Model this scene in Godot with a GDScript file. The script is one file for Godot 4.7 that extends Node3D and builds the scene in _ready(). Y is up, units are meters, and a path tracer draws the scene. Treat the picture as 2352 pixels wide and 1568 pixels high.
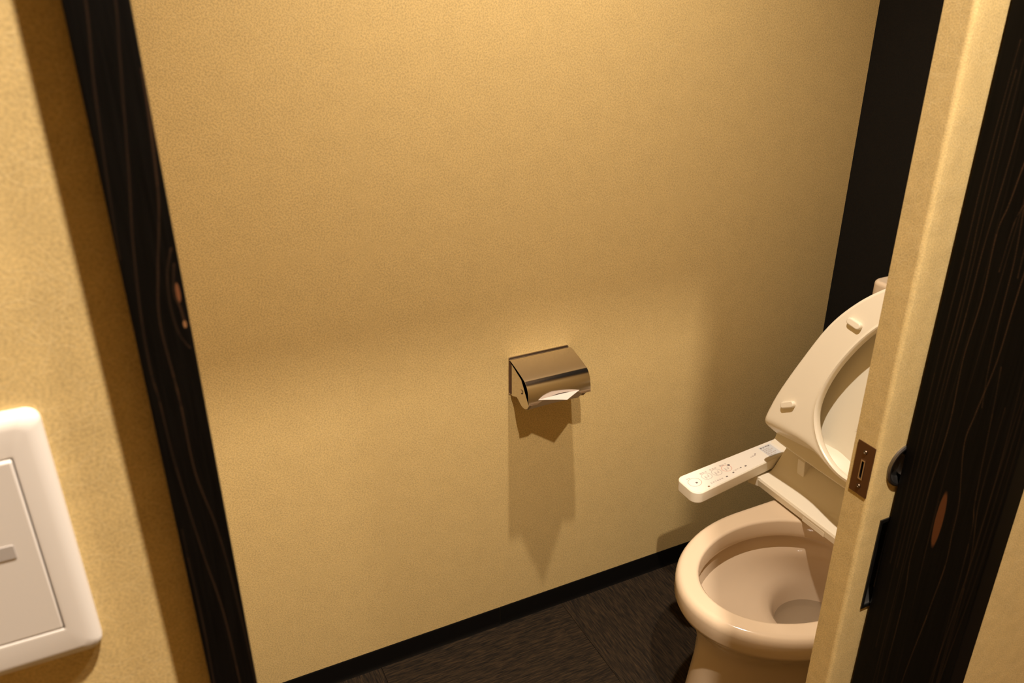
extends Node3D
# A Japanese lavatory seen from the hall through a half-open sliding door.
# x runs along the far wall, y is up, z comes towards the hall; the far wall's face is z = 0.

const CEIL := 2.35
const HALL_Z := 1.005        # face of the partition on the hall's side
const WALL_Z := 0.925        # its face on the lavatory's side
const JAMB_Z := 1.0187       # front of the door frame, proud of the partition
const OPEN_L := 0.0147       # opening between the jambs
const OPEN_R := 0.583
const HEAD_Y := 1.972
const RIGHT_X := 1.49
const LEFT_X := -0.2
const TC := 0.47             # z of the toilet's middle

var M := {}
var rng := RandomNumberGenerator.new()
var used := {}

func _ready() -> void:
	rng.seed = 7
	# ---- camera
	var cam := Camera3D.new()
	cam.name = "camera"
	var pitch := deg_to_rad(25.3)
	var yaw := deg_to_rad(25.7)
	var roll := deg_to_rad(0.24)
	var fw := Vector3(sin(yaw) * cos(pitch), -sin(pitch), -cos(yaw) * cos(pitch))
	var r0 := Vector3(cos(yaw), 0, sin(yaw))
	var u0 := r0.cross(fw)
	var rr := r0 * cos(roll) - u0 * sin(roll)
	var uu := rr.cross(fw)
	cam.transform = Transform3D(Basis(rr, uu, -fw), Vector3(0, 1.42, 1.333))
	var ca := CameraAttributesPhysical.new()
	ca.frustum_focal_length = 29.07
	ca.exposure_aperture = 17.0
	ca.frustum_focus_distance = 1.45
	ca.frustum_near = 0.02
	ca.frustum_far = 30.0
	cam.attributes = ca
	cam.fov = 44.86
	cam.near = 0.02
	add_child(cam)
	cam.current = true
	# ---- environment
	var we := WorldEnvironment.new()
	we.name = "world_environment"
	var env := Environment.new()
	env.background_mode = Environment.BG_COLOR
	env.background_color = Color(0, 0, 0)
	env.tonemap_mode = Environment.TONE_MAPPER_LINEAR
	env.tonemap_exposure = 8.0
	env.sdfgi_enabled = true
	env.ssao_enabled = true
	env.ssil_enabled = true
	we.environment = env
	add_child(we)

	make_materials()

	# ---- the lamps
	var warm := Color(1.0, 0.943, 0.882)
	downlight(Vector3(0.635, CEIL, 0.5), 0.445, warm, "recessed warm downlight in the lavatory ceiling above the paper holder", 0.02, 60.0)
	downlight(Vector3(0.300, CEIL, 1.292), 0.57, warm, "recessed warm downlight in the hall ceiling before the doorway", 0.017, 70.0)
	downlight(Vector3(0.648, CEIL, 1.292), 0.09, warm, "dimmer downlight in the hall ceiling beside the door jamb", 0.017, 70.0)

	build_room()
	build_frame_and_door()
	build_paper_holder()
	build_switch()
	build_toilet()

# ------------------------------------------------------------------ helpers
func numbered(called: String) -> String:
	if not used.has(called):
		used[called] = 0
		return called
	used[called] += 1
	return "%s_%03d" % [called, used[called]]

func tag(o: Node, label: String, category: String, group := "", kind := "") -> Node:
	o.set_meta("label", label)
	o.set_meta("category", category)
	if group: o.set_meta("group", group)
	if kind: o.set_meta("kind", kind)
	return o

func obj(called: String, mesh: Mesh, mat: Material, parent: Node = null, at := Vector3.ZERO) -> MeshInstance3D:
	var o := MeshInstance3D.new()
	o.mesh = mesh
	o.material_override = mat
	o.position = at
	if parent == null:
		o.name = numbered(called)
		add_child(o)
	else:
		o.name = called
		parent.add_child(o, true)
	return o

func base(called: String, at: Vector3) -> Node3D:
	var o := Node3D.new()
	o.name = numbered(called)
	add_child(o)
	o.position = at
	return o

func struct(called: String, mesh: Mesh, mat: Material, label: String, category: String, at := Vector3.ZERO) -> MeshInstance3D:
	var o := obj(called, mesh, mat, null, at)
	tag(o, label, category, "", "structure")
	return o

# triangles (three points each) of a closed shape -> mesh with outward, crease-aware normals
func mk(t: PackedVector3Array, crease := 38.0, uvf: Variant = null) -> ArrayMesh:
	var n := t.size() / 3
	var vol := 0.0
	for i in n:
		vol += t[i * 3].dot(t[i * 3 + 1].cross(t[i * 3 + 2]))
	var p := PackedVector3Array()
	var fn := PackedVector3Array()
	for i in n:
		var a := t[i * 3]
		var b := t[i * 3 + 1]
		var c := t[i * 3 + 2]
		if vol > 0.0:   # counter-clockwise from outside: turn it
			var s := b
			b = c
			c = s
		var nn := (c - a).cross(b - a)
		if nn.length_squared() < 1e-22:
			continue
		p.append(a); p.append(b); p.append(c)
		fn.append(nn)
	var at := {}
	for i in p.size():
		var k := Vector3i((p[i] * 40000.0).round())
		if not at.has(k): at[k] = PackedInt32Array()
		at[k].append(i / 3)
	var lim := cos(deg_to_rad(crease))
	var nor := PackedVector3Array()
	var uvs := PackedVector2Array()
	for i in p.size():
		var f := fn[i / 3].normalized()
		var sum := Vector3.ZERO
		for j in at[Vector3i((p[i] * 40000.0).round())]:
			if fn[j].normalized().dot(f) >= lim: sum += fn[j]
		var q := sum.normalized() if sum.length_squared() > 0 else f
		nor.append(q)
		uvs.append(uvf.call(p[i], f) if uvf != null else Vector2(p[i].x, p[i].y))
	var arr := []
	arr.resize(Mesh.ARRAY_MAX)
	arr[Mesh.ARRAY_VERTEX] = p
	arr[Mesh.ARRAY_NORMAL] = nor
	arr[Mesh.ARRAY_TEX_UV] = uvs
	var m := ArrayMesh.new()
	m.add_surface_from_arrays(Mesh.PRIMITIVE_TRIANGLES, arr)
	return m

func quads(t: PackedVector3Array, a: PackedVector3Array, b: PackedVector3Array) -> void:
	var n := a.size()
	for i in n:
		var j := (i + 1) % n
		t.append(a[i]); t.append(a[j]); t.append(b[j])
		t.append(a[i]); t.append(b[j]); t.append(b[i])

func fan(t: PackedVector3Array, a: PackedVector3Array, flip: bool) -> void:
	var c := Vector3.ZERO
	for v in a: c += v
	c /= a.size()
	for i in a.size():
		var j := (i + 1) % a.size()
		t.append(c)
		if flip:
			t.append(a[j]); t.append(a[i])
		else:
			t.append(a[i]); t.append(a[j])

# a stack of rings with the same number of points, closed by fans, or running round into itself
func loft(rings: Array, closed := false) -> PackedVector3Array:
	var t := PackedVector3Array()
	for i in rings.size() - 1: quads(t, rings[i], rings[i + 1])
	if closed:
		quads(t, rings[rings.size() - 1], rings[0])
	else:
		fan(t, rings[0], true)
		fan(t, rings[rings.size() - 1], false)
	return t

func inset(poly: PackedVector2Array, d: float) -> PackedVector2Array:
	var out := PackedVector2Array()
	var n := poly.size()
	var area := 0.0
	for i in n: area += poly[i].cross(poly[(i + 1) % n])
	var s := 1.0 if area > 0 else -1.0
	for i in n:
		var e0 := (poly[i] - poly[(i + n - 1) % n]).normalized()
		var e1 := (poly[(i + 1) % n] - poly[i]).normalized()
		var n0 := Vector2(-e0.y, e0.x) * s
		var n1 := Vector2(-e1.y, e1.x) * s
		var b := n0 + n1
		var l := b.length()
		out.append(poly[i] + (b / l * d / maxf(0.35, l * 0.5) if l > 1e-6 else n0 * d))
	return out

# a flat outline given depth from d0 to d1, its edges rounded by bev; put(u, v, d) places a point
func slab(poly: PackedVector2Array, d0: float, d1: float, put: Callable, bev := 0.0, bev0 := -1.0) -> PackedVector3Array:
	if bev0 < 0: bev0 = bev
	var rows := []
	if bev0 > 0:
		for k in [0.0, 30.0, 60.0]: rows.append([bev0 * (1 - sin(deg_to_rad(k))), d0 + bev0 * (1 - cos(deg_to_rad(k)))])
		rows.append([0.0, d0 + bev0])
	else: rows.append([0.0, d0])
	if bev > 0:
		rows.append([0.0, d1 - bev])
		for k in [60.0, 30.0, 0.0]: rows.append([bev * (1 - sin(deg_to_rad(k))), d1 - bev * (1 - cos(deg_to_rad(k)))])
	else: rows.append([0.0, d1])
	var t := PackedVector3Array()
	var prev := PackedVector3Array()
	for r in rows.size():
		var q := inset(poly, rows[r][0]) if rows[r][0] > 0 else poly
		var ring := PackedVector3Array()
		for v in q: ring.append(put.call(v.x, v.y, rows[r][1]))
		if r > 0: quads(t, prev, ring)
		if r == 0 or r == rows.size() - 1:
			var idx := Geometry2D.triangulate_polygon(q)
			var area := 0.0
			for i in q.size(): area += q[i].cross(q[(i + 1) % q.size()])
			for i in idx.size() / 3:
				var a := q[idx[i * 3]]
				var b := q[idx[i * 3 + 1]]
				var c := q[idx[i * 3 + 2]]
				var ccw := (b - a).cross(c - a) > 0
				var flip := ccw == (area > 0)
				if r > 0: flip = not flip
				t.append(ring[idx[i * 3]])
				if flip:
					t.append(ring[idx[i * 3 + 2]]); t.append(ring[idx[i * 3 + 1]])
				else:
					t.append(ring[idx[i * 3 + 1]]); t.append(ring[idx[i * 3 + 2]])
		prev = ring
	return t

func rrect(x0: float, y0: float, x1: float, y1: float, r: float, n := 5) -> PackedVector2Array:
	var p := PackedVector2Array()
	if r <= 0:
		return PackedVector2Array([Vector2(x0, y0), Vector2(x1, y0), Vector2(x1, y1), Vector2(x0, y1)])
	var cs := [Vector2(x1 - r, y0 + r), Vector2(x1 - r, y1 - r), Vector2(x0 + r, y1 - r), Vector2(x0 + r, y0 + r)]
	for k in 4:
		for i in n + 1:
			var a := -PI / 2 + k * PI / 2 + i * PI / 2 / n
			p.append(cs[k] + Vector2(cos(a), sin(a)) * r)
	return p

func circle(c: Vector2, r: float, n := 32) -> PackedVector2Array:
	var p := PackedVector2Array()
	for i in n: p.append(c + Vector2(cos(TAU * i / n), sin(TAU * i / n)) * r)
	return p

var put_z := func(u, v, d): return Vector3(u, v, d)          # outline in x, y; depth in z
var put_x := func(u, v, d): return Vector3(d, v, u)          # outline in z, y; depth in x
var put_y := func(u, v, d): return Vector3(u, d, v)          # outline in x, z; depth in y

func bx(a: Vector3, b: Vector3, bev := 0.0) -> ArrayMesh:
	return mk(slab(rrect(a.x, a.y, b.x, b.y, 0), a.z, b.z, put_z, bev), 25.0)

# turned round the axis through c: profile points are (radius, along); axis 0 = x, 1 = y, 2 = z
func lathe(profile: Array, c: Vector3, axis: int, n := 40) -> PackedVector3Array:
	var rings := []
	for q in profile:
		var ring := PackedVector3Array()
		for i in n:
			var a := TAU * i / n
			var u: float = cos(a) * q[0]
			var v: float = sin(a) * q[0]
			var w: float = q[1]
			ring.append(c + (Vector3(w, u, v) if axis == 0 else Vector3(v, w, u) if axis == 1 else Vector3(u, v, w)))
		rings.append(ring)
	return loft(rings)

func spline(pts: PackedVector2Array, per := 6) -> PackedVector2Array:
	var out := PackedVector2Array()
	var n := pts.size()
	for i in n:
		for k in per:
			out.append(pts[i].cubic_interpolate(pts[(i + 1) % n], pts[(i + n - 1) % n], pts[(i + 2) % n], float(k) / per))
	return out

func evenly(pts: PackedVector2Array, n: int) -> PackedVector2Array:
	var total := 0.0
	for i in pts.size(): total += pts[i].distance_to(pts[(i + 1) % pts.size()])
	var out := PackedVector2Array()
	var i := 0
	var run := 0.0
	for k in n:
		var want := total * k / n
		while run + pts[i % pts.size()].distance_to(pts[(i + 1) % pts.size()]) < want:
			run += pts[i % pts.size()].distance_to(pts[(i + 1) % pts.size()])
			i += 1
		var a := pts[i % pts.size()]
		var b := pts[(i + 1) % pts.size()]
		out.append(a.lerp(b, clampf((want - run) / maxf(a.distance_to(b), 1e-9), 0, 1)))
	return out

# ------------------------------------------------------------------ materials
func mat(c: Color, rough := 0.5, metal := 0.0) -> StandardMaterial3D:
	var m := StandardMaterial3D.new()
	m.albedo_color = c
	m.roughness = rough
	m.metallic = metal
	return m

func tex(im: Image) -> ImageTexture:
	im.generate_mipmaps()
	return ImageTexture.create_from_image(im)

# pressed paper with long fibres: [colour picture, height picture]
func paper_images(seed_: int, side: int, fibres: int, body: Color, fibre: Color, spot: Color, mottle := 0.04, longer := 1.0, tuft := 0.3) -> Array:
	var r := RandomNumberGenerator.new()
	r.seed = seed_
	var no := FastNoiseLite.new()
	no.seed = seed_
	no.noise_type = FastNoiseLite.TYPE_SIMPLEX_SMOOTH
	no.frequency = 0.012
	no.fractal_octaves = 4
	var coarse := no.get_seamless_image(side, side).get_data()
	no.frequency = 0.16
	no.fractal_octaves = 3
	no.seed = seed_ + 1
	var fine := no.get_seamless_image(side, side).get_data()
	var lay := PackedFloat32Array()
	lay.resize(side * side)
	lay.fill(0.0)
	for f in fibres:
		var p := Vector2(r.randf() * side, r.randf() * side)
		var a := r.randf() * TAU
		var bend := r.randf_range(-0.09, 0.09) / longer
		var long := int(r.randf_range(10, 46) * longer)
		var g := r.randf_range(0.25, 1.0)
		for k in long:
			var e := g * minf(1.0, minf(k, long - k) / 4.0)
			var xi := posmod(int(p.x), side)
			var yi := posmod(int(p.y), side)
			var q := yi * side + xi
			lay[q] = maxf(lay[q], e)
			var q2 := posmod(int(p.y) + 1, side) * side + xi
			lay[q2] = maxf(lay[q2], e * 0.45)
			a += bend
			p += Vector2(cos(a), sin(a))
	var data := PackedByteArray()
	data.resize(side * side * 3)
	var high := PackedByteArray()
	high.resize(side * side)
	for i in side * side:
		var c := (coarse[i] / 255.0 - 0.5)
		var d := (fine[i] / 255.0 - 0.5)
		var k := 1.0 + mottle * c + 0.24 * d
		var s := clampf((d - 0.18) * 1.6, 0, 1)
		var w := lay[i]
		var rr := lerpf(lerpf(body.r * k, spot.r, s * 0.5), fibre.r, w * tuft)
		var gg := lerpf(lerpf(body.g * k, spot.g, s * 0.5), fibre.g, w * tuft)
		var bb := lerpf(lerpf(body.b * k, spot.b, s * 0.5), fibre.b, w * tuft)
		data[i * 3] = int(clampf(rr, 0, 1) * 255)
		data[i * 3 + 1] = int(clampf(gg, 0, 1) * 255)
		data[i * 3 + 2] = int(clampf(bb, 0, 1) * 255)
		high[i] = int(clampf(0.4 + 0.5 * d + 0.4 * w, 0, 1) * 255)
	return [Image.create_from_data(side, side, false, Image.FORMAT_RGB8, data), Image.create_from_data(side, side, false, Image.FORMAT_L8, high)]

func paper_mat(pic: Array, metres: float, rough: float, relief: float) -> StandardMaterial3D:
	var m := mat(Color.WHITE, rough)
	m.albedo_texture = tex(pic[0])
	m.heightmap_enabled = true
	m.heightmap_texture = tex(pic[1])
	m.heightmap_scale = relief
	m.uv1_triplanar = true
	m.uv1_world_triplanar = true
	m.uv1_triplanar_sharpness = 8.0
	m.uv1_scale = Vector3.ONE / metres
	return m

# dark stained timber: fine streaks along v, brown growth lines through given points, knots. Area: u0..u1 by v0..v1 metres
func wood_image(w: int, h: int, u0: float, u1: float, v0: float, v1: float, lines: Array, knots: Array, seed_: int, fill_lines: int) -> Image:
	var no := FastNoiseLite.new()
	no.seed = seed_
	no.frequency = 1.0
	no.fractal_octaves = 2
	var r := RandomNumberGenerator.new()
	r.seed = seed_
	var im := Image.create(w, h, false, Image.FORMAT_RGB8)
	var dark := Color(0.042, 0.033, 0.025)
	for y in h:
		for x in w:
			var k := 0.8 + 0.45 * no.get_noise_2d(x * 0.11, y * 0.006)
			im.set_pixel(x, y, Color(dark.r * k, dark.g * k, dark.b * k))
	var all := lines.duplicate()
	for i in fill_lines:      # more lines where the given ones leave the board bare (out of view)
		var x := r.randf_range(u0, u1)
		var l := []
		var sway := r.randf_range(0.002, 0.006)
		var ph := r.randf() * TAU
		for k in 12: l.append([Vector2(x + sway * sin(ph + k * 0.9), lerpf(v0, v1, k / 11.0)), r.randf_range(0.05, 0.4)])
		all.append(l)
	for l in all:
		for i in l.size() - 1:
			var pa: Vector2 = l[maxi(i - 1, 0)][0]
			var p0: Vector2 = l[i][0]
			var p1: Vector2 = l[i + 1][0]
			var pb: Vector2 = l[mini(i + 2, l.size() - 1)][0]
			var steps := int(absf(p1.y - p0.y) / (v1 - v0) * h * 1.5) + 2
			for s in steps:
				var f := float(s) / steps
				var p := p0.cubic_interpolate(p1, pa, pb, f)
				var x := (p.x - u0) / (u1 - u0) * w
				var y := int((v1 - p.y) / (v1 - v0) * h)
				if y < 0 or y >= h: continue
				var g: float = lerpf(l[i][1], l[i + 1][1], f)
				for dx in range(-6, 7):
					var xi := int(x) + dx
					if xi < 0 or xi >= w: continue
					var wgt := g * exp(-pow((xi + 0.5 - x) / 2.2, 2.0))
					im.set_pixel(xi, y, im.get_pixel(xi, y).lerp(Color(0.235, 0.16, 0.10), clampf(wgt, 0, 1)))
	for q in knots:
		var c: Vector2 = q[0]
		var rad: Vector2 = q[1]
		for y in range(int((v1 - c.y - rad.y) / (v1 - v0) * h) - 1, int((v1 - c.y + rad.y) / (v1 - v0) * h) + 2):
			for x in range(int((c.x - rad.x - u0) / (u1 - u0) * w) - 1, int((c.x + rad.x - u0) / (u1 - u0) * w) + 2):
				if x < 0 or y < 0 or x >= w or y >= h: continue
				var d := Vector2((lerpf(u0, u1, (x + 0.5) / w) - c.x) / rad.x, (lerpf(v1, v0, (y + 0.5) / h) - c.y) / rad.y).length()
				if d < 1.1: im.set_pixel(x, y, im.get_pixel(x, y).lerp(q[2], clampf((1.1 - d) / 0.2, 0, 1)))
	return im

func make_materials() -> void:
	var beige := paper_images(11, 1024, 9000, Color(0.765, 0.660, 0.435), Color(0.85, 0.755, 0.56), Color(0.69, 0.585, 0.385), 0.03, 0.6)
	M.paper = paper_mat(beige, 0.66, 0.85, 0.018)
	M.paper_near = paper_mat(paper_images(31, 1024, 2600, Color(0.765, 0.660, 0.435), Color(0.86, 0.77, 0.57), Color(0.70, 0.60, 0.40), 0.07, 2.2, 0.45), 0.30, 0.8, 0.006)
	M.paper_black = paper_mat(paper_images(23, 512, 2500, Color(0.10, 0.09, 0.075), Color(0.12, 0.108, 0.09), Color(0.08, 0.07, 0.06)), 0.4, 0.9, 0.02)
	M.paper_black.metallic_specular = 0.2
	M.ceiling = mat(Color(0.78, 0.73, 0.62), 0.9)
	M.hall_floor = mat(Color(0.30, 0.20, 0.12), 0.5)
	M.slab = mat(Color(0.16, 0.14, 0.12), 0.8)
	M.skirting = mat(Color(0.05, 0.045, 0.04), 0.4)
	M.skirting.metallic_specular = 0.3
	M.gap = mat(Color(0.42, 0.36, 0.28), 0.8)
	# woven vinyl floor tile: streaks along v
	var no := FastNoiseLite.new()
	no.seed = 5
	no.frequency = 1.0
	no.fractal_octaves = 2
	var im := Image.create(512, 512, false, Image.FORMAT_RGB8)
	var hi := Image.create(512, 512, false, Image.FORMAT_RGB8)
	for y in 512:
		for x in 512:
			var a := no.get_noise_2d(x * 0.16, y * 0.012)
			var b := no.get_noise_2d(x * 0.5 + 300.0, y * 0.03)
			var k := 1.0 + 0.5 * a + 0.55 * b
			im.set_pixel(x, y, Color(0.142 * k, 0.108 * k, 0.068 * k))
			var v := clampf(0.5 + 0.35 * a + 0.4 * b, 0, 1)
			hi.set_pixel(x, y, Color(v, v, v))
	M.tile = mat(Color.WHITE, 0.75)
	M.tile.metallic_specular = 0.25
	M.tile.albedo_texture = tex(im)
	M.tile.heightmap_enabled = true
	M.tile.heightmap_texture = tex(hi)
	M.tile.heightmap_scale = 0.04
	# timber of the left jamb's front
	var left := [
		[[Vector2(0.0015, 1.43), 0.45], [Vector2(0.0015, 1.406), 0.45], [Vector2(-0.0012, 1.38), 0.4], [Vector2(-0.0032, 1.351), 0.35], [Vector2(-0.0048, 1.32), 0.2]],
		[[Vector2(0.0115, 1.43), 0.3], [Vector2(0.0102, 1.406), 0.35], [Vector2(0.0071, 1.379), 0.35], [Vector2(0.0039, 1.351), 0.4], [Vector2(0.0005, 1.325), 0.4], [Vector2(-0.002, 1.295), 0.4], [Vector2(-0.0025, 1.273), 0.35], [Vector2(-0.0017, 1.261), 0.35], [Vector2(-0.0008, 1.23), 0.4], [Vector2(0.0026, 1.185), 0.45], [Vector2(0.0058, 1.153), 0.5], [Vector2(0.0069, 1.117), 0.5], [Vector2(0.0075, 1.06), 0.4]],
		[[Vector2(0.0143, 1.385), 0.6], [Vector2(0.0136, 1.367), 0.8], [Vector2(0.0122, 1.345), 0.55], [Vector2(0.0104, 1.332), 0.45], [Vector2(0.0069, 1.314), 0.5], [Vector2(0.0041, 1.294), 0.5], [Vector2(0.0051, 1.27), 0.5], [Vector2(0.0056, 1.257), 0.55], [Vector2(0.006, 1.225), 0.55], [Vector2(0.0105, 1.191), 0.4], [Vector2(0.013, 1.143), 0.3], [Vector2(0.014, 1.1), 0.2]],
		[[Vector2(-0.0036, 1.2), 0.15], [Vector2(-0.0036, 1.185), 0.3], [Vector2(-0.0033, 1.143), 0.4], [Vector2(-0.004, 1.11), 0.3]],
		[[Vector2(0.0128, 1.322), 0.5], [Vector2(0.0098, 1.312), 0.4], [Vector2(0.0088, 1.3), 0.35], [Vector2(0.0100, 1.288), 0.35], [Vector2(0.0130, 1.281), 0.4]],
		[[Vector2(0.0128, 1.316), 0.4], [Vector2(0.0110, 1.305), 0.5], [Vector2(0.0122, 1.298), 0.7], [Vector2(0.0128, 1.290), 0.8]],
	]
	M.post_left = mat(Color.WHITE, 0.5)
	M.post_left.metallic_specular = 0.2
	M.post_left.albedo_texture = tex(wood_image(96, 2048, -0.0055, 0.0147, 0.9, 1.6, left, [[Vector2(0.0123, 1.3045), Vector2(0.0008, 0.004), Color(0.40, 0.25, 0.15)], [Vector2(0.0126, 1.2914), Vector2(0.0007, 0.0016), Color(0.5, 0.35, 0.22)]], 3, 0))
	# timber of the right jamb's inner face (u = z)
	var right := [
		[[Vector2(0.9736, 1.33), 0.8], [Vector2(0.9676, 1.305), 0.8], [Vector2(0.9636, 1.281), 0.9], [Vector2(0.9604, 1.251), 0.6], [Vector2(0.9568, 1.227), 0.6], [Vector2(0.9582, 1.175), 0.7], [Vector2(0.9558, 1.124), 0.6], [Vector2(0.9581, 1.073), 0.6], [Vector2(0.9577, 1.043), 0.6], [Vector2(0.9557, 1.007), 0.5], [Vector2(0.9551, 0.97), 0.4], [Vector2(0.9543, 0.918), 0.4], [Vector2(0.9577, 0.862), 0.4], [Vector2(0.957, 0.7), 0.35], [Vector2(0.955, 0.5), 0.3]],
		[[Vector2(0.992, 1.29), 0.7], [Vector2(0.986, 1.225), 0.6], [Vector2(0.9839, 1.18), 0.7], [Vector2(0.9826, 1.132), 0.6], [Vector2(0.9772, 1.083), 0.6], [Vector2(0.975, 1.052), 0.6], [Vector2(0.9835, 1.001), 0.45], [Vector2(0.985, 0.969), 0.45], [Vector2(0.9866, 0.936), 0.5], [Vector2(0.9829, 0.877), 0.5], [Vector2(0.975, 0.75), 0.4], [Vector2(0.972, 0.5), 0.3]],
		[[Vector2(0.9385, 1.363), 0.3], [Vector2(0.9366, 1.315), 0.35], [Vector2(0.9353, 1.261), 0.4], [Vector2(0.9354, 1.202), 0.4], [Vector2(0.9345, 1.1), 0.3], [Vector2(0.936, 0.9), 0.2]],
		[[Vector2(0.9408, 1.343), 0.3], [Vector2(0.9398, 1.297), 0.4], [Vector2(0.9403, 1.235), 0.4], [Vector2(0.9418, 1.172), 0.4], [Vector2(0.940, 1.05), 0.3], [Vector2(0.942, 0.8), 0.2]],
		[[Vector2(0.9545, 1.36), 0.5], [Vector2(0.9533, 1.318), 0.5], [Vector2(0.952, 1.271), 0.5], [Vector2(0.9495, 1.217), 0.5], [Vector2(0.9489, 1.16), 0.5], [Vector2(0.947, 1.06), 0.35], [Vector2(0.9485, 0.85), 0.3], [Vector2(0.947, 0.6), 0.25]],
		[[Vector2(0.970, 1.262), 0.5], [Vector2(0.972, 1.25), 0.5], [Vector2(0.9752, 1.212), 0.55], [Vector2(0.976, 1.17), 0.6], [Vector2(0.9778, 1.123), 0.4], [Vector2(0.981, 1.09), 0.3]],
		[[Vector2(0.966, 1.20), 0.3], [Vector2(0.968, 1.24), 0.5], [Vector2(0.9735, 1.254), 0.6], [Vector2(0.979, 1.24), 0.5], [Vector2(0.981, 1.20), 0.35]],
		[[Vector2(0.987, 1.13), 0.3], [Vector2(0.9903, 1.09), 0.4], [Vector2(0.996, 1.011), 0.4], [Vector2(1.0007, 0.97), 0.3], [Vector2(1.004, 0.8), 0.25]],
		[[Vector2(0.9985, 1.1), 0.2], [Vector2(0.9993, 1.013), 0.35], [Vector2(1.0074, 0.928), 0.3], [Vector2(1.009, 0.7), 0.2]],
		[[Vector2(0.944, 1.38), 0.2], [Vector2(0.9445, 1.25), 0.3], [Vector2(0.9445, 1.1), 0.3], [Vector2(0.9435, 0.9), 0.2]],
	]
	M.jamb_right = mat(Color.WHITE, 0.5)
	M.jamb_right.metallic_specular = 0.2
	M.jamb_right.albedo_texture = tex(wood_image(320, 1600, 0.925, 1.0187, 0.3, 1.5, right, [[Vector2(0.9708, 0.974), Vector2(0.0036, 0.029), Color(0.33, 0.195, 0.10)]], 9, 6))
	M.timber = mat(Color(0.066, 0.05, 0.038), 0.5)
	M.steel = mat(Color(0.82, 0.79, 0.76), 0.14, 1.0)
	M.steel_dull = mat(Color(0.42, 0.36, 0.30), 0.35, 1.0)
	M.bronze = mat(Color(0.40, 0.28, 0.18), 0.45, 0.85)
	M.slot_rim = mat(Color(0.75, 0.66, 0.58), 0.3, 1.0)
	M.gunmetal = mat(Color(0.50, 0.48, 0.46), 0.38, 1.0)
	M.black = mat(Color(0.05, 0.045, 0.04), 0.4)
	M.tissue = mat(Color(0.74, 0.69, 0.645), 0.95)
	M.card = mat(Color(0.55, 0.45, 0.33), 0.9)
	M.switch_white = mat(Color(0.82, 0.79, 0.75), 0.4)
	M.switch_window = mat(Color(0.66, 0.63, 0.60), 0.35)
	M.china = mat(Color(0.80, 0.715, 0.605), 0.12)
	M.plastic = mat(Color(0.885, 0.845, 0.76), 0.32)
	M.plastic_lid = mat(Color(0.86, 0.825, 0.74), 0.3)
	M.water = mat(Color(0.45, 0.42, 0.34, 0.12), 0.02)
	M.water.transparency = BaseMaterial3D.TRANSPARENCY_ALPHA
	M.print_panel = mat(Color.WHITE, 0.35)
	M.print_panel.albedo_texture = tex(panel_image())
	M.print_label = mat(Color.WHITE, 0.5)
	M.print_label.albedo_texture = tex(label_image())
	M.glow = mat(Color(1, 0.95, 0.85), 0.4)
	M.glow.emission_enabled = true
	M.glow.emission = Color(1.0, 0.943, 0.882)
	M.glow.emission_energy_multiplier = 6.0

# print on the control panel: little pictograms, captions and lamps on a pale ground
func panel_image() -> Image:
	var w := 512
	var h := 144
	var im := Image.create(w, h, false, Image.FORMAT_RGB8)
	im.fill(Color(0.895, 0.865, 0.81))
	var ink := Color(0.42, 0.38, 0.37)
	var pale := Color(0.71, 0.66, 0.63)
	var red := Color(0.84, 0.60, 0.54)
	var blob := func(x: int, y: int, r: int, c: Color) -> void:
		for a in range(-r, r + 1):
			for b in range(-r, r + 1):
				if a * a + b * b <= r * r: im.set_pixel(x + a, y + b, c)
	var hoop := func(x: int, y: int, r: int, c: Color) -> void:
		for k in 240:
			im.set_pixel(int(x + cos(k * TAU / 240) * r), int(y + sin(k * TAU / 240) * r), c)
			im.set_pixel(int(x + cos(k * TAU / 240) * (r - 1)), int(y + sin(k * TAU / 240) * (r - 1)), c)
	var lettering := func(x: int, y: int, n: int, tall: int, c: Color) -> void:
		var r := RandomNumberGenerator.new()
		r.seed = x * 31 + y
		for k in n:
			var x0 := x + k * (tall + 2)
			for s in 4:
				if r.randf() < 0.7: im.fill_rect(Rect2i(x0, y + s * tall / 4, tall - 1, 2), c)
			im.fill_rect(Rect2i(x0 + r.randi_range(0, tall - 2), y, 2, tall), c)
	# round stop key near the free end
	hoop.call(48, 68, 28, red)
	blob.call(52, 74, 5, ink)
	lettering.call(30, 30, 2, 8, pale)
	# three framed keys with pictograms
	for k in 3:
		var x := 92 + k * 50
		hoop.call(x + 20, 62, 22, pale if k < 2 else red)
		lettering.call(x + 4, 30, 3, 10, pale)
		im.fill_rect(Rect2i(x + 10, 58, 4, 18), pale)
		im.fill_rect(Rect2i(x + 18, 66, 10, 3), pale)
		im.fill_rect(Rect2i(x + 26, 54, 3, 14), pale)
	blob.call(232, 48, 6, ink)
	# lower row: small lamps and captions
	lettering.call(96, 106, 6, 9, pale)
	blob.call(78, 122, 5, Color(0.55, 0.45, 0.33))
	blob.call(178, 112, 5, ink)
	blob.call(216, 106, 5, ink)
	lettering.call(222, 92, 4, 8, pale)
	blob.call(262, 96, 4, ink)
	blob.call(286, 100, 5, ink)
	lettering.call(340, 52, 3, 9, pale)
	blob.call(372, 48, 4, ink)
	# pale blue-grey sticker near the hinge
	im.fill_rect(Rect2i(410, 20, 62, 104), Color(0.80, 0.80, 0.795))
	lettering.call(414, 26, 4, 11, ink)
	for k in 5: lettering.call(414, 46 + k * 14, 4 + k % 2, 8, pale)
	return im

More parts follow.
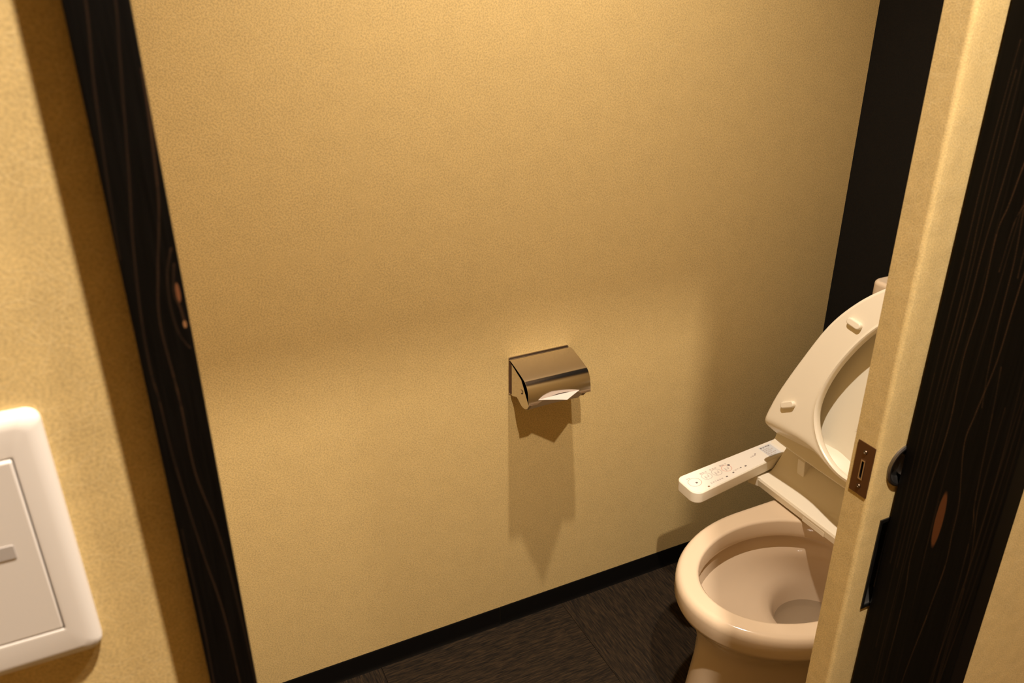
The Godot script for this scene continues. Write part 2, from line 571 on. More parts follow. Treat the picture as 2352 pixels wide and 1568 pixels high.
func label_image() -> Image:
	var im := Image.create(64, 160, false, Image.FORMAT_RGB8)
	im.fill(Color(0.86, 0.825, 0.74))
	var r := RandomNumberGenerator.new()
	r.seed = 4
	for k in 3:
		for y in range(6, 150, 11):
			if r.randf() < 0.85:
				im.fill_rect(Rect2i(6 + k * 19, y, 12, 2), Color(0.6, 0.55, 0.48))
				im.fill_rect(Rect2i(6 + k * 19 + r.randi_range(0, 9), y, 2, 8), Color(0.6, 0.55, 0.48))
				im.fill_rect(Rect2i(6 + k * 19, y + 6, 12, 2), Color(0.6, 0.55, 0.48))
	return im

# ------------------------------------------------------------------ lamps
func downlight(at: Vector3, energy: float, color: Color, label: String, size: float, cone: float) -> void:
	var o := base("ceiling_downlight", at)
	tag(o, label, "lamp")
	obj("trim_ring", mk(lathe([[0.030, 0.0], [0.045, 0.0], [0.046, -0.004], [0.040, -0.008], [0.031, -0.006]], Vector3.ZERO, 1)), M.switch_white, o)
	obj("lamp_lens", mk(lathe([[0.030, -0.001], [0.030, -0.005], [0.022, -0.010], [0.010, -0.012]], Vector3.ZERO, 1)), M.glow, o)
	var l := SpotLight3D.new()
	l.name = "lamp_light"
	l.light_color = color
	l.light_energy = energy
	l.light_size = size
	l.spot_range = 8.0
	l.spot_attenuation = 2.0
	l.spot_angle = cone
	l.spot_angle_attenuation = 1.0
	l.shadow_enabled = true
	l.rotation = Vector3(-PI / 2, 0, 0)
	l.position = Vector3(0, -0.04, 0)
	o.add_child(l)

# ------------------------------------------------------------------ room
func build_room() -> void:
	struct("wall_back", bx(Vector3(LEFT_X - 0.1, -0.05, -0.1), Vector3(RIGHT_X + 0.1, CEIL, 0)), M.paper, "beige fibre-papered wall that carries the paper holder", "wall")
	struct("wall_right", bx(Vector3(RIGHT_X, -0.05, 0), Vector3(RIGHT_X + 0.1, CEIL, WALL_Z)), M.paper_black, "black papered accent wall behind the toilet tank", "wall")
	struct("wall_left", bx(Vector3(LEFT_X - 0.1, -0.05, 0), Vector3(LEFT_X, CEIL, WALL_Z)), M.paper, "beige papered end wall of the lavatory opposite the toilet", "wall")
	# partition with the door opening
	var hl := -1.0
	var hr := 1.9
	var poly := PackedVector2Array([Vector2(hl, -0.05), Vector2(-0.0055, -0.05), Vector2(-0.0055, HEAD_Y + 0.025), Vector2(OPEN_R + 0.022, HEAD_Y + 0.025), Vector2(OPEN_R + 0.022, -0.05), Vector2(hr, -0.05), Vector2(hr, CEIL), Vector2(hl, CEIL)])
	struct("wall_front", mk(slab(poly, WALL_Z, HALL_Z, put_z), 20.0), M.paper_near, "beige fibre-papered partition with the doorway and the light switch", "wall")
	struct("wall_hall_left", bx(Vector3(hl - 0.1, -0.05, HALL_Z), Vector3(hl, CEIL, 2.5)), M.paper, "beige papered end wall of the hall beyond the switch", "wall")
	struct("wall_hall_right", bx(Vector3(hr, -0.05, HALL_Z), Vector3(hr + 0.1, CEIL, 2.5)), M.paper, "beige papered end wall of the hall beyond the door", "wall")
	struct("wall_hall_back", bx(Vector3(hl - 0.1, -0.05, 2.5), Vector3(hr + 0.1, CEIL, 2.6)), M.paper, "beige papered hall wall facing the doorway", "wall")
	struct("ceiling", bx(Vector3(hl - 0.1, CEIL, -0.1), Vector3(hr + 0.1, CEIL + 0.1, 2.6)), M.ceiling, "plain pale ceiling with recessed downlights", "ceiling")
	struct("floor_hall", bx(Vector3(hl, -0.05, WALL_Z), Vector3(hr, 0, 2.5)), M.hall_floor, "brown wooden floor of the hall before the doorway", "floor")
	# lavatory floor: a bed and 450 mm vinyl tiles, their weave turned from tile to tile
	var fl := struct("floor", bx(Vector3(LEFT_X, -0.05, 0), Vector3(RIGHT_X, -0.004, WALL_Z)), M.slab, "dark brown woven vinyl tile floor with quarter-turned weave", "floor")
	var xs := [LEFT_X, 0.318, 0.768, 1.218, RIGHT_X]
	var zs := [0.0, 0.45, WALL_Z]
	for i in 4:
		for k in 2:
			var g := 0.0004
			var a := Vector3(xs[i] + g, -0.004, zs[k] + g)
			var b := Vector3(xs[i + 1] - g, 0.0, zs[k + 1] - g)
			var turned := (i + k) % 2 == 1
			var uvf := func(p: Vector3, _n: Vector3) -> Vector2:
				var c := Vector2(p.x, p.z) / 0.45 + Vector2(i * 0.37, k * 0.21)
				return Vector2(c.y, c.x) if turned else c
			obj("tile", mk(slab(rrect(a.x, a.z, b.x, b.z, 0), a.y, b.y, put_y, 0.0006, 0.0), 25.0, uvf), M.tile, fl)
	# skirting of black vinyl, butted at 0.607
	var sk := func(x0: float, x1: float) -> ArrayMesh:
		return mk(slab(PackedVector2Array([Vector2(0, 0), Vector2(0.006, 0), Vector2(0.0035, 0.004), Vector2(0.0028, 0.012), Vector2(0.0028, 0.0475), Vector2(0.0015, 0.05), Vector2(0, 0.05)]), x0, x1, put_x), 40.0)
	struct("baseboard_back", sk.call(LEFT_X, 0.6065), M.skirting, "black vinyl skirting strip under the paper holder, up to the joint", "baseboard")
	struct("baseboard_back", sk.call(0.6075, RIGHT_X), M.skirting, "black vinyl skirting strip running from the joint to behind the toilet", "baseboard")
	struct("baseboard_right", bx(Vector3(RIGHT_X - 0.003, 0, 0.004), Vector3(RIGHT_X, 0.05, WALL_Z), 0.0008), M.skirting, "black vinyl skirting along the black wall behind the toilet", "baseboard")

# ------------------------------------------------------------------ door frame and sliding door
func build_frame_and_door() -> void:
	var z0 := WALL_Z
	var z1 := JAMB_Z
	var uv_left := func(p: Vector3, n: Vector3) -> Vector2:
		var u := (p.x + 0.0055) / 0.0202 if absf(n.z) > 0.5 else (p.z - z0) / 0.1
		return Vector2(u, 1.0 - (p.y - 0.9) / 0.7)
	struct("trim_1", mk(slab(rrect(-0.0055, z0, OPEN_L, z1, 0.0012, 2), 0.0, HEAD_Y + 0.022, put_y, 0.0), 40.0, uv_left), M.post_left, "narrow near-black stained timber door jamb beside the light switch", "door jamb")
	var uv_right := func(p: Vector3, n: Vector3) -> Vector2:
		return Vector2((p.z - 0.925) / 0.0937, 1.0 - (p.y - 0.3) / 1.2)
	struct("trim_2", mk(slab(rrect(OPEN_R, z0, OPEN_R + 0.022, z1, 0.0012, 2), 0.0, HEAD_Y + 0.022, put_y, 0.0), 40.0, uv_right), M.jamb_right, "wide near-black stained timber door jamb with a brown knot, beside the sliding door", "door jamb")
	struct("trim_3", mk(slab(rrect(OPEN_L, HEAD_Y, OPEN_R, HEAD_Y + 0.022, 0.0012, 2), z0, z1, put_z, 0.0012), 40.0), M.timber, "near-black stained timber door head over the opening", "door head")

	# the door hangs behind the right jamb, slid open
	var xd := 0.5516
	var zf := 0.9220
	var zb := 0.8949
	var door := base("door_1", Vector3.ZERO)
	tag(door, "beige fibre-papered sliding door with round lock and recessed pull, slid open", "door", "", "structure")
	var panel := CSGCombiner3D.new()
	panel.name = "door_panel"
	door.add_child(panel)
	var body := CSGMesh3D.new()
	body.name = "leaf"
	var edge := PackedVector2Array()
	for k in 13:
		var a := PI + k * PI / 24
		edge.append(Vector2(xd + 0.004, zf - 0.004) + Vector2(cos(a), -sin(a)) * 0.004)
	edge.append(Vector2(1.24, zf))
	edge.append(Vector2(1.24, zb))
	edge.append(Vector2(xd + 0.0015, zb))
	edge.append(Vector2(xd, zb + 0.0015))
	body.mesh = mk(slab(edge, 0.008, HEAD_Y + 0.02, put_y), 0.5)
	body.material = M.paper_near
	panel.add_child(body)
	var cut := func(a: Vector3, b: Vector3) -> void:
		var c := CSGBox3D.new()
		c.operation = CSGShape3D.OPERATION_SUBTRACTION
		c.size = b - a
		c.position = (a + b) / 2
		c.material = M.black
		panel.add_child(c)
	cut.call(Vector3(0.5763, 0.8385, zf - 0.011), Vector3(0.6023, 0.9409, zf + 0.01))
	cut.call(Vector3(xd - 0.01, 0.988, 0.9080), Vector3(xd + 0.012, 1.009, 0.9120))
	var hole := CSGCylinder3D.new()
	hole.operation = CSGShape3D.OPERATION_SUBTRACTION
	hole.radius = 0.0185
	hole.height = 0.022
	hole.sides = 40
	hole.rotation = Vector3(PI / 2, 0, 0)
	hole.position = Vector3(0.590, 1.0, zf + 0.003)
	hole.material = M.black
	panel.add_child(hole)
	# round lock: dished ring with a thumb turn
	var lock := obj("round_lock", mk(lathe([[0.0178, -0.007], [0.0182, 0.0], [0.0218, 0.0], [0.0218, 0.0016], [0.0205, 0.0026], [0.0188, 0.0024], [0.0165, -0.0005], [0.014, -0.004], [0.0, -0.0048]], Vector3.ZERO, 2, 48), 40.0), M.gunmetal, door, Vector3(0.590, 1.0, zf))
	lock.set_meta("label", "dark metal dished ring lock")
	obj("thumb_turn", mk(slab(rrect(-0.0028, -0.0115, 0.0028, 0.0115, 0.0027), -0.0046, 0.0022, put_z, 0.0012, 0.0), 40.0), M.gunmetal, lock)
	# recessed pull: dark frame and a bright metal tray floor
	var pull := base_under("recessed_pull", door, Vector3(0.5893, 0.8897, zf))
	pull.set_meta("label", "rectangular dark metal recessed pull")
	obj("frame", mk(frame_tris(Vector2(0.0147, 0.0531), Vector2(0.0118, 0.0494), -0.0015, 0.0012), 30.0), M.black, pull)
	obj("tray", mk(tray_tris(), 40.0), M.gunmetal, pull)
	# lock front on the door's edge
	var lp := base_under("lock_plate", door, Vector3(xd, 0.999, 0.910))
	lp.set_meta("label", "bronze-toned metal lock plate")
	var face := CSGCombiner3D.new()
	face.name = "plate"
	lp.add_child(face)
	var fb := CSGMesh3D.new()
	fb.mesh = mk(slab(rrect(-0.0095, -0.0263, 0.0095, 0.0263, 0.0006, 2), -0.0008, 0.0006, put_x, 0.0003, 0.0), 0.5)
	fb.material = M.bronze
	fb.name = "sheet"
	face.add_child(fb)
	var sl := CSGBox3D.new()
	sl.operation = CSGShape3D.OPERATION_SUBTRACTION
	sl.size = Vector3(0.01, 0.0175, 0.0026)
	sl.position = Vector3(0, -0.0005, 0.0)
	sl.material = M.slot_rim
	face.add_child(sl)
	obj("slot_rim", mk(frame_x_tris(Vector2(0.0023, 0.0102), Vector2(0.0013, 0.0088), -0.0014, -0.0004), 30.0), M.slot_rim, lp, Vector3(0, -0.0005, 0))
	for s in [-1.0, 1.0]:
		var sc := obj("screw", mk(lathe([[0.0021, 0.0], [0.0021, -0.0009], [0.0016, -0.0015], [0.0008, -0.0014], [0.0006, -0.0009], [0.0, -0.0009]], Vector3.ZERO, 0, 16), 40.0), M.steel_dull, lp, Vector3(-0.0004, 0.0178 * s, 0))
		sc.set_meta("label", "small cross-head screw")

func base_under(called: String, parent: Node, at: Vector3) -> Node3D:
	var o := Node3D.new()
	o.name = called
	o.position = at
	parent.add_child(o, true)
	return o

# rectangular frame, outer and inner half sizes, in x, y with depth in z
func frame_tris(o: Vector2, i: Vector2, d0: float, d1: float) -> PackedVector3Array:
	var ring := func(h: Vector2, d: float) -> PackedVector3Array:
		return PackedVector3Array([Vector3(-h.x, -h.y, d), Vector3(h.x, -h.y, d), Vector3(h.x, h.y, d), Vector3(-h.x, h.y, d)])
	return loft([ring.call(o, d0), ring.call(o, d1), ring.call(i, d1), ring.call(i, d0)], true)

func frame_x_tris(o: Vector2, i: Vector2, d0: float, d1: float) -> PackedVector3Array:
	var t := frame_tris(o, i, d0, d1)
	for k in t.size(): t[k] = Vector3(t[k].z, t[k].y, t[k].x)
	return t

# shallow tray with sloping ends, seated in the recess
func tray_tris() -> PackedVector3Array:
	var ring := func(hx: float, hy: float, d: float) -> PackedVector3Array:
		var r := PackedVector3Array()
		for v in rrect(-hx, -hy, hx, hy, 0.002, 3): r.append(Vector3(v.x, v.y, d))
		return r
	return loft([ring.call(0.0125, 0.0508, -0.0105), ring.call(0.0125, 0.0508, 0.0002), ring.call(0.0116, 0.0492, 0.0002), ring.call(0.0112, 0.0480, -0.002), ring.call(0.0096, 0.0420, -0.0085), ring.call(0.0080, 0.0380, -0.0095)])

# ------------------------------------------------------------------ paper holder and roll
func build_paper_holder() -> void:
	var x0 := 0.632
	var x1 := 0.770
	var h := base("paper_holder", Vector3((x0 + x1) / 2, 0.64, 0))
	tag(h, "polished steel toilet paper holder with hinged cover on the beige wall", "paper holder")
	var c := h.position
	var off := func(t: PackedVector3Array) -> PackedVector3Array:
		for k in t.size(): t[k] -= c
		return t
	obj("back_plate", mk(off.call(slab(rrect(x0 + 0.001, 0.603, x1 - 0.001, 0.6876, 0.003, 3), 0.0, 0.0022, put_z, 0.0008, 0.0)), 40.0), M.steel, h)
	# cheeks that carry the roll
	var cheek := PackedVector2Array([Vector2(0.002, 0.604), Vector2(0.012, 0.6045), Vector2(0.022, 0.6085), Vector2(0.030, 0.6115), Vector2(0.038, 0.6095), Vector2(0.046, 0.6045), Vector2(0.056, 0.6015), Vector2(0.067, 0.6025), Vector2(0.077, 0.608), Vector2(0.084, 0.617), Vector2(0.0865, 0.628), Vector2(0.084, 0.642), Vector2(0.074, 0.656), Vector2(0.050, 0.668), Vector2(0.020, 0.680), Vector2(0.002, 0.683)])
	for x in [x0 + 0.0045, x1 - 0.006]:
		obj("side_plate", mk(off.call(slab(cheek, x, x + 0.0015, put_x, 0.0004)), 40.0), M.steel, h)
		var boss := lathe([[0.0, -0.002], [0.0055, -0.002], [0.0055, 0.001], [0.004, 0.0026], [0.0, 0.003]], Vector3.ZERO, 0, 24)
		var right: bool = x > 0.7
		for k in boss.size(): boss[k].x = boss[k].x if right else -boss[k].x
		obj("pivot", mk(boss, 40.0), M.steel, h, Vector3(x + (0.0015 if right else 0.0), 0.634, 0.052) - c)
	# cover: sheet bent over the roll, its lower edge cut in an arch
	var prof := [Vector2(0.0065, 0.6845), Vector2(0.013, 0.6855), Vector2(0.030, 0.6820), Vector2(0.050, 0.6770), Vector2(0.068, 0.6716), Vector2(0.078, 0.6672), Vector2(0.0855, 0.6600), Vector2(0.0900, 0.6510), Vector2(0.0925, 0.6410), Vector2(0.0938, 0.6300), Vector2(0.0941, 0.6220)]
	var smooth := []
	for k in prof.size() - 1:
		for e in 8:
			var p0: Vector2 = prof[k]
			smooth.append(p0.cubic_interpolate(prof[k + 1], prof[maxi(k - 1, 0)], prof[mini(k + 2, prof.size() - 1)], e / 8.0))
	smooth.append(prof[prof.size() - 1])
	prof = smooth
	var nx := 140
	var top := []
	var under := []
	for i in nx + 1:
		var x := lerpf(x0, x1, float(i) / nx)
		var q := clampf((x - 0.651) / (0.751 - 0.651), 0, 1)
		var lift := 0.0125 * pow(sin(PI * q), 0.7) if q > 0 and q < 1 else 0.0
		var a := PackedVector3Array()
		var b := PackedVector3Array()
		var y_end := 0.6235 + lift
		var cutp := PackedVector2Array()
		for k in prof.size():
			var v: Vector2 = prof[k]
			if v.y <= y_end:
				var u: Vector2 = prof[k - 1]
				cutp.append(u.lerp(v, (u.y - y_end) / (u.y - v.y)))
				break
			cutp.append(v)
		var total := 0.0
		for k in cutp.size() - 1: total += cutp[k].distance_to(cutp[k + 1])
		var line := []
		for k in 49:      # the same number of points at even spacing in every column
			var want := total * k / 48.0
			var run := 0.0
			for e in cutp.size() - 1:
				var l := cutp[e].distance_to(cutp[e + 1])
				if want <= run + l + 1e-7:
					line.append(cutp[e].lerp(cutp[e + 1], clampf((want - run) / l, 0, 1)))
					break
				run += l
		for k in line.size():
			var d: Vector2 = (line[mini(k + 1, line.size() - 1)] - line[maxi(k - 1, 0)])
			d = d.normalized() if d.length() > 1e-6 else Vector2(0, -1)
			var nn := Vector2(d.y, -d.x)   # towards the wall side
			a.append(Vector3(x, line[k].y, line[k].x))
			b.append(Vector3(x, line[k].y + nn.y * 0.001, line[k].x + nn.x * 0.001))
		b.reverse()
		a.append_array(b)
		top.append(a)
	obj("cover", mk(off.call(loft(top)), 32.0), M.steel, h)
	obj("hinge_rod", mk(off.call(lathe([[0.002, x0 + 0.002 - 0.7], [0.002, x1 - 0.002 - 0.7]], Vector3(0.7, 0.6830, 0.0045), 0, 12)), 40.0), M.steel_dull, h)
	# the roll
	var r := base("toilet_paper", Vector3(0.701, 0.634, 0.052))
	tag(r, "white toilet paper roll in the steel holder, its end folded to a point", "toilet paper")
	var rc := r.position
	var ring := func(rad: float, x: float) -> PackedVector3Array:
		var out := PackedVector3Array()
		for i in 40: out.append(Vector3(x, cos(TAU * i / 40) * rad, sin(TAU * i / 40) * rad))
		return out
	obj("roll", mk(loft([ring.call(0.0355, -0.056), ring.call(0.0358, -0.055), ring.call(0.0358, 0.055), ring.call(0.0355, 0.056), ring.call(0.013, 0.056), ring.call(0.013, -0.056)], true), 40.0), M.tissue, r)
	obj("core", mk(loft([ring.call(0.0129, -0.0555), ring.call(0.0129, 0.0555), ring.call(0.0117, 0.0555), ring.call(0.0117, -0.0555)], true), 40.0), M.card, r)
	# folded end: leaves the roll below, runs out under the cover and ends in a point
	var path := [[0.045, 0.5980, 0.056], [0.060, 0.5985, 0.056], [0.073, 0.6052, 0.056], [0.083, 0.6180, 0.0555], [0.0885, 0.6290, 0.053], [0.092, 0.6338, 0.048], [0.098, 0.6352, 0.040], [0.106, 0.6366, 0.029], [0.114, 0.6376, 0.0175], [0.121, 0.6382, 0.007], [0.1255, 0.6384, 0.0004]]
	var rows := []
	for q in path:
		var a := PackedVector3Array()
		for k in 9:
			var f := k / 8.0 * 2.0 - 1.0
			a.append(Vector3(0.6985 + f * q[2], q[1] - 0.0016 * f * f * (q[2] / 0.056), q[0]))
		for k in 9:
			var f := 1.0 - k / 8.0 * 2.0
			a.append(Vector3(0.6985 + f * q[2], q[1] - 0.0016 * f * f * (q[2] / 0.056) - 0.0007, q[0]))
		rows.append(a)
	var tt := loft(rows)
	for k in tt.size(): tt[k] -= rc
	obj("folded_end", mk(tt, 50.0), M.tissue, r)

# ------------------------------------------------------------------ light switch
func build_switch() -> void:
	var s := base("light_switch", Vector3(-0.079, 1.2035, HALL_Z))
	tag(s, "wide white plastic light switch on the beige wall beside the dark jamb", "light switch")
	# plate with a window for the rocker
	var rings := []
	var ring := func(hx: float, hy: float, r: float, d: float) -> PackedVector3Array:
		var out := PackedVector3Array()
		for v in rrect(-hx, -hy, hx, hy, r, 5): out.append(Vector3(v.x, v.y, d))
		return out
	for q in [[0.0350, 0.0600, 0.0055, 0.0], [0.0350, 0.0600, 0.0055, 0.0022], [0.0346, 0.0596, 0.0052, 0.0034], [0.0336, 0.0586, 0.0048, 0.0046], [0.0315, 0.0565, 0.0040, 0.0058], [0.0290, 0.0540, 0.0030, 0.0062], [0.0240, 0.0440, 0.0012, 0.0064], [0.0230, 0.0430, 0.0008, 0.0062], [0.0230, 0.0430, 0.0008, 0.0]]:
		rings.append(ring.call(q[0], q[1], q[2], q[3]))
	obj("plate", mk(loft(rings, true), 32.0), M.switch_white, s)
	var rk := obj("rocker", mk(slab(rrect(-0.0224, -0.0424, 0.0224, 0.0424, 0.0008, 3), 0.0, 0.0068, put_z, 0.0008, 0.0), 40.0), M.switch_white, s)
	rk.rotation.x = 0.02
	obj("indicator_window", mk(slab(rrect(-0.011, -0.0033, 0.0145, 0.0033, 0.0006, 2), 0.006, 0.0071, put_z, 0.0002, 0.0), 40.0), M.switch_window, rk, Vector3(0, 0.002, 0))

# ------------------------------------------------------------------ toilet
func egg(y: float, xf: float, xr: float, hw: float, xc: float, nf := 2.0, nr := 2.0, n := 72) -> PackedVector3Array:
	var out := PackedVector3Array()
	for i in n:
		var a := TAU * i / n
		var ca := cos(a)
		var sa := sin(a)
		var e := nr if ca > 0 else nf
		var rad := (xr - xc) if ca > 0 else (xc - xf)
		out.append(Vector3(xc + signf(ca) * pow(absf(ca), 2.0 / e) * rad, y, TC + signf(sa) * pow(absf(sa), 2.0 / e) * hw))
	return out

func build_toilet() -> void:
	var o := base("toilet", Vector3(1.12, 0, TC))
	tag(o, "ivory toilet with raised seat and washlet side panel, against the black wall", "toilet")
	var c := o.position
	var off := func(t: PackedVector3Array) -> PackedVector3Array:
		for k in t.size(): t[k] -= c
		return t
	# bowl and foot, one piece of china
	var rings := [
		egg(0.0, 0.783, 1.40, 0.116, 1.08, 2.4, 5.0), egg(0.012, 0.779, 1.40, 0.118, 1.08, 2.4, 5.0), egg(0.06, 0.782, 1.40, 0.114, 1.08, 2.4, 5.0),
		egg(0.13, 0.790, 1.40, 0.110, 1.08, 2.3, 5.0), egg(0.20, 0.802, 1.40, 0.112, 1.07, 2.2, 5.0), egg(0.255, 0.805, 1.40, 0.124, 1.06, 2.0, 5.0),
		egg(0.295, 0.798, 1.40, 0.142, 1.04, 2.0, 5.0), egg(0.320, 0.783, 1.40, 0.160, 1.02, 2.0, 5.0), egg(0.333, 0.773, 1.40, 0.168, 1.01, 2.0, 5.0),
		egg(0.340, 0.764, 1.40, 0.175, 1.0, 2.0, 5.0), egg(0.350, 0.760, 1.40, 0.1785, 1.0, 2.0, 5.0), egg(0.372, 0.760, 1.40, 0.1785, 1.0, 2.0, 5.0), egg(0.380, 0.7615, 1.40, 0.177, 1.0, 2.0, 5.0),
		egg(0.386, 0.765, 1.397, 0.174, 1.0, 2.0, 5.0), egg(0.3892, 0.770, 1.393, 0.1695, 1.0, 2.0, 5.0), egg(0.390, 0.776, 1.39, 0.164, 1.0, 2.0, 5.0),
		egg(0.390, 0.794, 1.152, 0.137, 0.98), egg(0.3888, 0.799, 1.147, 0.1325, 0.98), egg(0.385, 0.8025, 1.1435, 0.1293, 0.98), egg(0.362, 0.804, 1.142, 0.1275, 0.98), egg(0.353, 0.802, 1.144, 0.1285, 0.98),
		egg(0.350, 0.793, 1.153, 0.139, 0.98), egg(0.346, 0.788, 1.158, 0.147, 0.98), egg(0.335, 0.789, 1.157, 0.146, 0.98), egg(0.318, 0.803, 1.150, 0.131, 0.985), egg(0.295, 0.850, 1.155, 0.118, 1.01),
		egg(0.274, 0.912, 1.158, 0.105, 1.04), egg(0.258, 0.958, 1.160, 0.095, 1.06), egg(0.246, 0.982, 1.160, 0.088, 1.072), egg(0.228, 0.996, 1.160, 0.082, 1.078), egg(0.20, 1.003, 1.158, 0.077, 1.08), egg(0.15, 1.010, 1.155, 0.070, 1.082), egg(0.12, 1.03, 1.13, 0.05, 1.082)]
	obj("bowl", mk(off.call(loft(rings)), 55.0), M.china, o)
	obj("water", mk(off.call(loft([egg(0.185, 1.0055, 1.157, 0.0745, 1.08), egg(0.2, 1.0035, 1.1578, 0.0768, 1.08)])), 30.0), M.water, o)
	# tank and its lid
	var tank := obj("tank", mk(off.call(slab(rrect(1.315, TC - 0.198, 1.486, TC + 0.198, 0.03), 0.42, 0.797, put_y, 0.01)), 40.0), M.china, o)
	obj("tank_lid", mk(slab(rrect(1.303, TC - 0.21, 1.488, TC + 0.21, 0.024), 0.795, 0.830, func(u, v, d): return Vector3(u, d, v) - c, 0.008, 0.003), 40.0), M.china, tank)
	# washlet body behind the bowl opening
	var prof := PackedVector2Array([Vector2(1.099, 0.393), Vector2(1.0960, 0.396), Vector2(1.0945, 0.410), Vector2(1.0965, 0.4145), Vector2(1.101, 0.4165), Vector2(1.123, 0.4195), Vector2(1.129, 0.4215), Vector2(1.136, 0.428), Vector2(1.152, 0.452), Vector2(1.165, 0.472), Vector2(1.180, 0.482), Vector2(1.205, 0.487), Vector2(1.29, 0.487), Vector2(1.305, 0.478), Vector2(1.31, 0.46), Vector2(1.31, 0.393)])
	var put_p := func(u, v, d): return Vector3(u, v, d) - c
	var unit := obj("washlet_body", mk(slab(prof, TC - 0.222, TC + 0.222, put_p, 0.003), 28.0), M.plastic, o)
	obj("nozzle_cover", mk(slab(rrect(TC - 0.088, 0.3945, TC - 0.030, 0.4055, 0.001, 2), -0.0005, 0.002, func(u, v, d): return Vector3(1.0953 + d, v, u) - c, 0.0, 0.0006), 30.0), M.plastic, unit)
	for s in [-1.0, 1.0]:
		# hinge lugs and the raised block between seat and body
		obj("hinge_lug", mk(slab(PackedVector2Array([Vector2(1.148, 0.430), Vector2(1.170, 0.430), Vector2(1.195, 0.486), Vector2(1.190, 0.51), Vector2(1.160, 0.51), Vector2(1.143, 0.48)]), TC + s * 0.158 - 0.010, TC + s * 0.158 + 0.010, put_p, 0.002), 30.0), M.plastic, unit)
	# side arm with the control panel: tapered, sloping gently to its free end
	var tilt := func(x: float) -> float: return 0.4300 + (x - 0.924) * 0.085
	var arm_poly := PackedVector2Array()
	var corners := [Vector2(1.185, 0.243), Vector2(0.926, 0.262), Vector2(0.924, 0.192), Vector2(1.185, 0.190)]
	arm_poly.append(corners[0])
	for k in 8:      # rounded free end
		var a := PI / 2 + k * PI / 14
		arm_poly.append(Vector2(0.924 + 0.020, 0.2605 - 0.020) + Vector2(cos(a), sin(a)) * 0.020)
	for k in 8:
		var a := PI + k * PI / 14
		arm_poly.append(Vector2(0.924 + 0.016, 0.192 + 0.016) + Vector2(cos(a), sin(a)) * 0.016)
	arm_poly.append(corners[3])
	var put_arm := func(u, v, d): return Vector3(u, tilt.call(u) + d, v) - c
	var arm := obj("control_arm", mk(slab(arm_poly, -0.026, 0.0, put_arm, 0.002, 0.004), 40.0), M.plastic, o)
	var face := inset(arm_poly, 0.0024)
	var uv_face := func(p: Vector3, _n: Vector3) -> Vector2:
		var x := p.x + c.x
		var z := p.z + c.z
		var f := (x - 0.924) / 0.261
		var za := lerpf(0.192, 0.190, f)
		var zb := lerpf(0.262, 0.243, f)
		return Vector2(f, (z - za) / (zb - za))
	var cp := obj("control_panel", mk(slab(face, -0.0006, 0.0004, put_arm), 30.0, uv_face), M.print_panel, arm)
	cp.set_meta("label", "printed panel with small keys and pictograms")
	obj("arm_bracket", mk(slab(PackedVector2Array([Vector2(1.086, 0.232), Vector2(1.20, 0.232), Vector2(1.20, 0.262), Vector2(1.108, 0.262), Vector2(1.098, 0.256)]), 0.393, 0.4165, func(u, v, d): return Vector3(u, d, v) - c, 0.002), 40.0), M.plastic, arm)
	obj("arm_root", mk(slab(PackedVector2Array([Vector2(1.128, 0.40), Vector2(1.30, 0.40), Vector2(1.30, 0.478), Vector2(1.21, 0.478), Vector2(1.178, 0.455), Vector2(1.15, 0.44)]), 0.194, 0.250, put_p, 0.003), 40.0), M.plastic, arm)
	# raised seat: flat ring leaning back, underside to the front; s runs up the lean, w from the middle
	var up := Vector3(0.3, 1, 0).normalized()
	var back := Vector3(1, -0.3, 0).normalized()
	var foot := Vector3(1.086, 0.57, TC)
	var at := func(w: float, s: float, d: float) -> Vector3: return foot + up * s + back * d + Vector3(0, 0, w) - c
	# the hinge end is folded back along a line that rises towards the middle
	var bent := func(w: float, s: float, d: float) -> Vector3:
		var s0 := 0.024 - 0.12 * absf(w)
		var t := s0 - s
		if t <= 0: return at.call(w, s, d)
		var rad := 0.020
		var a := minf(t / rad, 1.12)
		var run := maxf(0.0, t - rad * 1.12)
		var q := foot + up * (s0 - rad * sin(a) - run * cos(a)) + back * (rad * (1 - cos(a)) + run * sin(a))
		q += (back * cos(a) + up * sin(a)) * d
		return q + Vector3(0, 0, w) - c
	var half_o := [Vector2(0.0, 0.354), Vector2(0.035, 0.347), Vector2(0.068, 0.329), Vector2(0.115, 0.284), Vector2(0.156, 0.222), Vector2(0.187, 0.135), Vector2(0.209, 0.058), Vector2(0.2165, 0.012), Vector2(0.2175, -0.002), Vector2(0.2175, -0.03), Vector2(0.2165, -0.058), Vector2(0.209, -0.068), Vector2(0.19, -0.070), Vector2(0.13, -0.071), Vector2(0.06, -0.071), Vector2(0.0, -0.071)]
	var half_i := [Vector2(0.0, 0.285), Vector2(0.026, 0.277), Vector2(0.052, 0.256), Vector2(0.08, 0.210), Vector2(0.103, 0.150), Vector2(0.1115, 0.095), Vector2(0.104, 0.054), Vector2(0.077, 0.018), Vector2(0.040, -0.004), Vector2(0.0, -0.012)]
	var whole := func(h: Array) -> PackedVector2Array:
		var p := PackedVector2Array()
		for v in h: p.append(v)
		for k in range(h.size() - 2, 0, -1): p.append(Vector2(-h[k].x, h[k].y))
		return p
	var n := 160
	var outer := evenly(spline(whole.call(half_o), 8), n)
	var inner := evenly(spline(whole.call(half_i), 8), n)
	var th := 0.021
	var srings := []
	var steps := [[0, 0.006, 0.0], [0, 0.0018, 0.0018], [0, 0.0, 0.006], [0, 0.0, 0.013], [0, 0.004, 0.019], [0, 0.012, th], [1, -0.012, th], [1, -0.004, 0.017], [1, 0.0, 0.010], [1, 0.0, 0.003], [1, -0.001, 0.0], [1, -0.004, -0.0018], [1, -0.008, 0.0]]
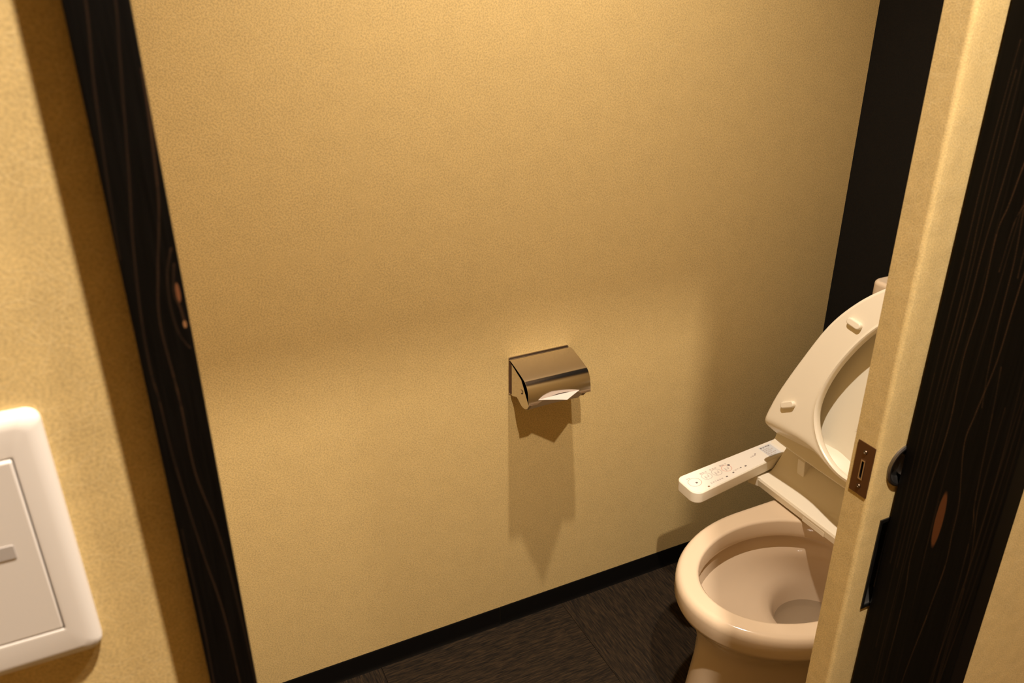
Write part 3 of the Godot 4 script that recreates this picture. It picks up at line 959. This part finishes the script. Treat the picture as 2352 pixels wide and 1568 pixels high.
	for k in steps.size():
		var q: Array = steps[k]
		var to: Array = steps[(k + 1) % steps.size()]
		var src := inset(outer, q[1]) if q[0] == 0 else inset(inner, q[1])
		var dst := inset(outer, to[1]) if to[0] == 0 else inset(inner, to[1])
		var parts := 28 if q[0] != to[0] else 1      # the broad faces are divided so that they follow the fold
		for j in parts:
			var ring := PackedVector3Array()
			for v in src.size():
				var m := src[v].lerp(dst[v], float(j) / parts)
				var d := lerpf(q[2], to[2], float(j) / parts)
				var f := 1.0 - float(q[0]) + (float(j) / parts if q[0] > to[0] else -float(j) / parts if q[0] < to[0] else 0.0)
				var flat: Vector3 = at.call(m.x, m.y, d)
				ring.append(flat.lerp(bent.call(m.x, m.y, d), smoothstep(0.0, 0.45, f)))
			srings.append(ring)
	var seat := obj("seat", mk(off_none(loft(srings, true)), 45.0), M.plastic, o)
	for b in [[Vector2(0.172, 0.046), -0.55], [Vector2(0.101, 0.245), 0.12]]:
		for s in [-1.0, 1.0]:
			var d: Vector2 = b[0]
			var pill := rrect(-0.0165, -0.0068, 0.0165, 0.0068, 0.0066, 6)
			var turn: float = b[1]
			var place := func(u, v, dd): return at.call(s * (d.x + u * cos(turn) - v * sin(turn)), d.y + u * sin(turn) + v * cos(turn), -dd)
			obj("bumper", mk(slab(pill, -0.002, 0.0075, place, 0.0025, 0.0), 40.0), M.plastic, seat)
	# lid behind the seat
	var lid_o := evenly(spline(whole.call([Vector2(0.0, 0.372), Vector2(0.037, 0.364), Vector2(0.072, 0.344), Vector2(0.119, 0.297), Vector2(0.160, 0.232), Vector2(0.190, 0.140), Vector2(0.208, 0.06), Vector2(0.212, 0.0), Vector2(0.212, -0.04), Vector2(0.205, -0.05), Vector2(0.10, -0.052), Vector2(0.0, -0.052)]), 8), 96)
	var lid := obj("lid", mk(slab(lid_o, 0.044, 0.058, at, 0.004), 40.0), M.plastic_lid, o)
	var lbl := obj("printed_label", mk(slab(rrect(-0.048, 0.055, -0.022, 0.125, 0.0), 0.0437, 0.0442, at), 30.0, func(p: Vector3, _n: Vector3) -> Vector2:
		var q := p + c - foot
		return Vector2((q.z + 0.048) / 0.026, 1.0 - (q.dot(up) - 0.055) / 0.07)), M.print_label, lid)
	lbl.set_meta("label", "small printed caution label")

func off_none(t: PackedVector3Array) -> PackedVector3Array:
	return t
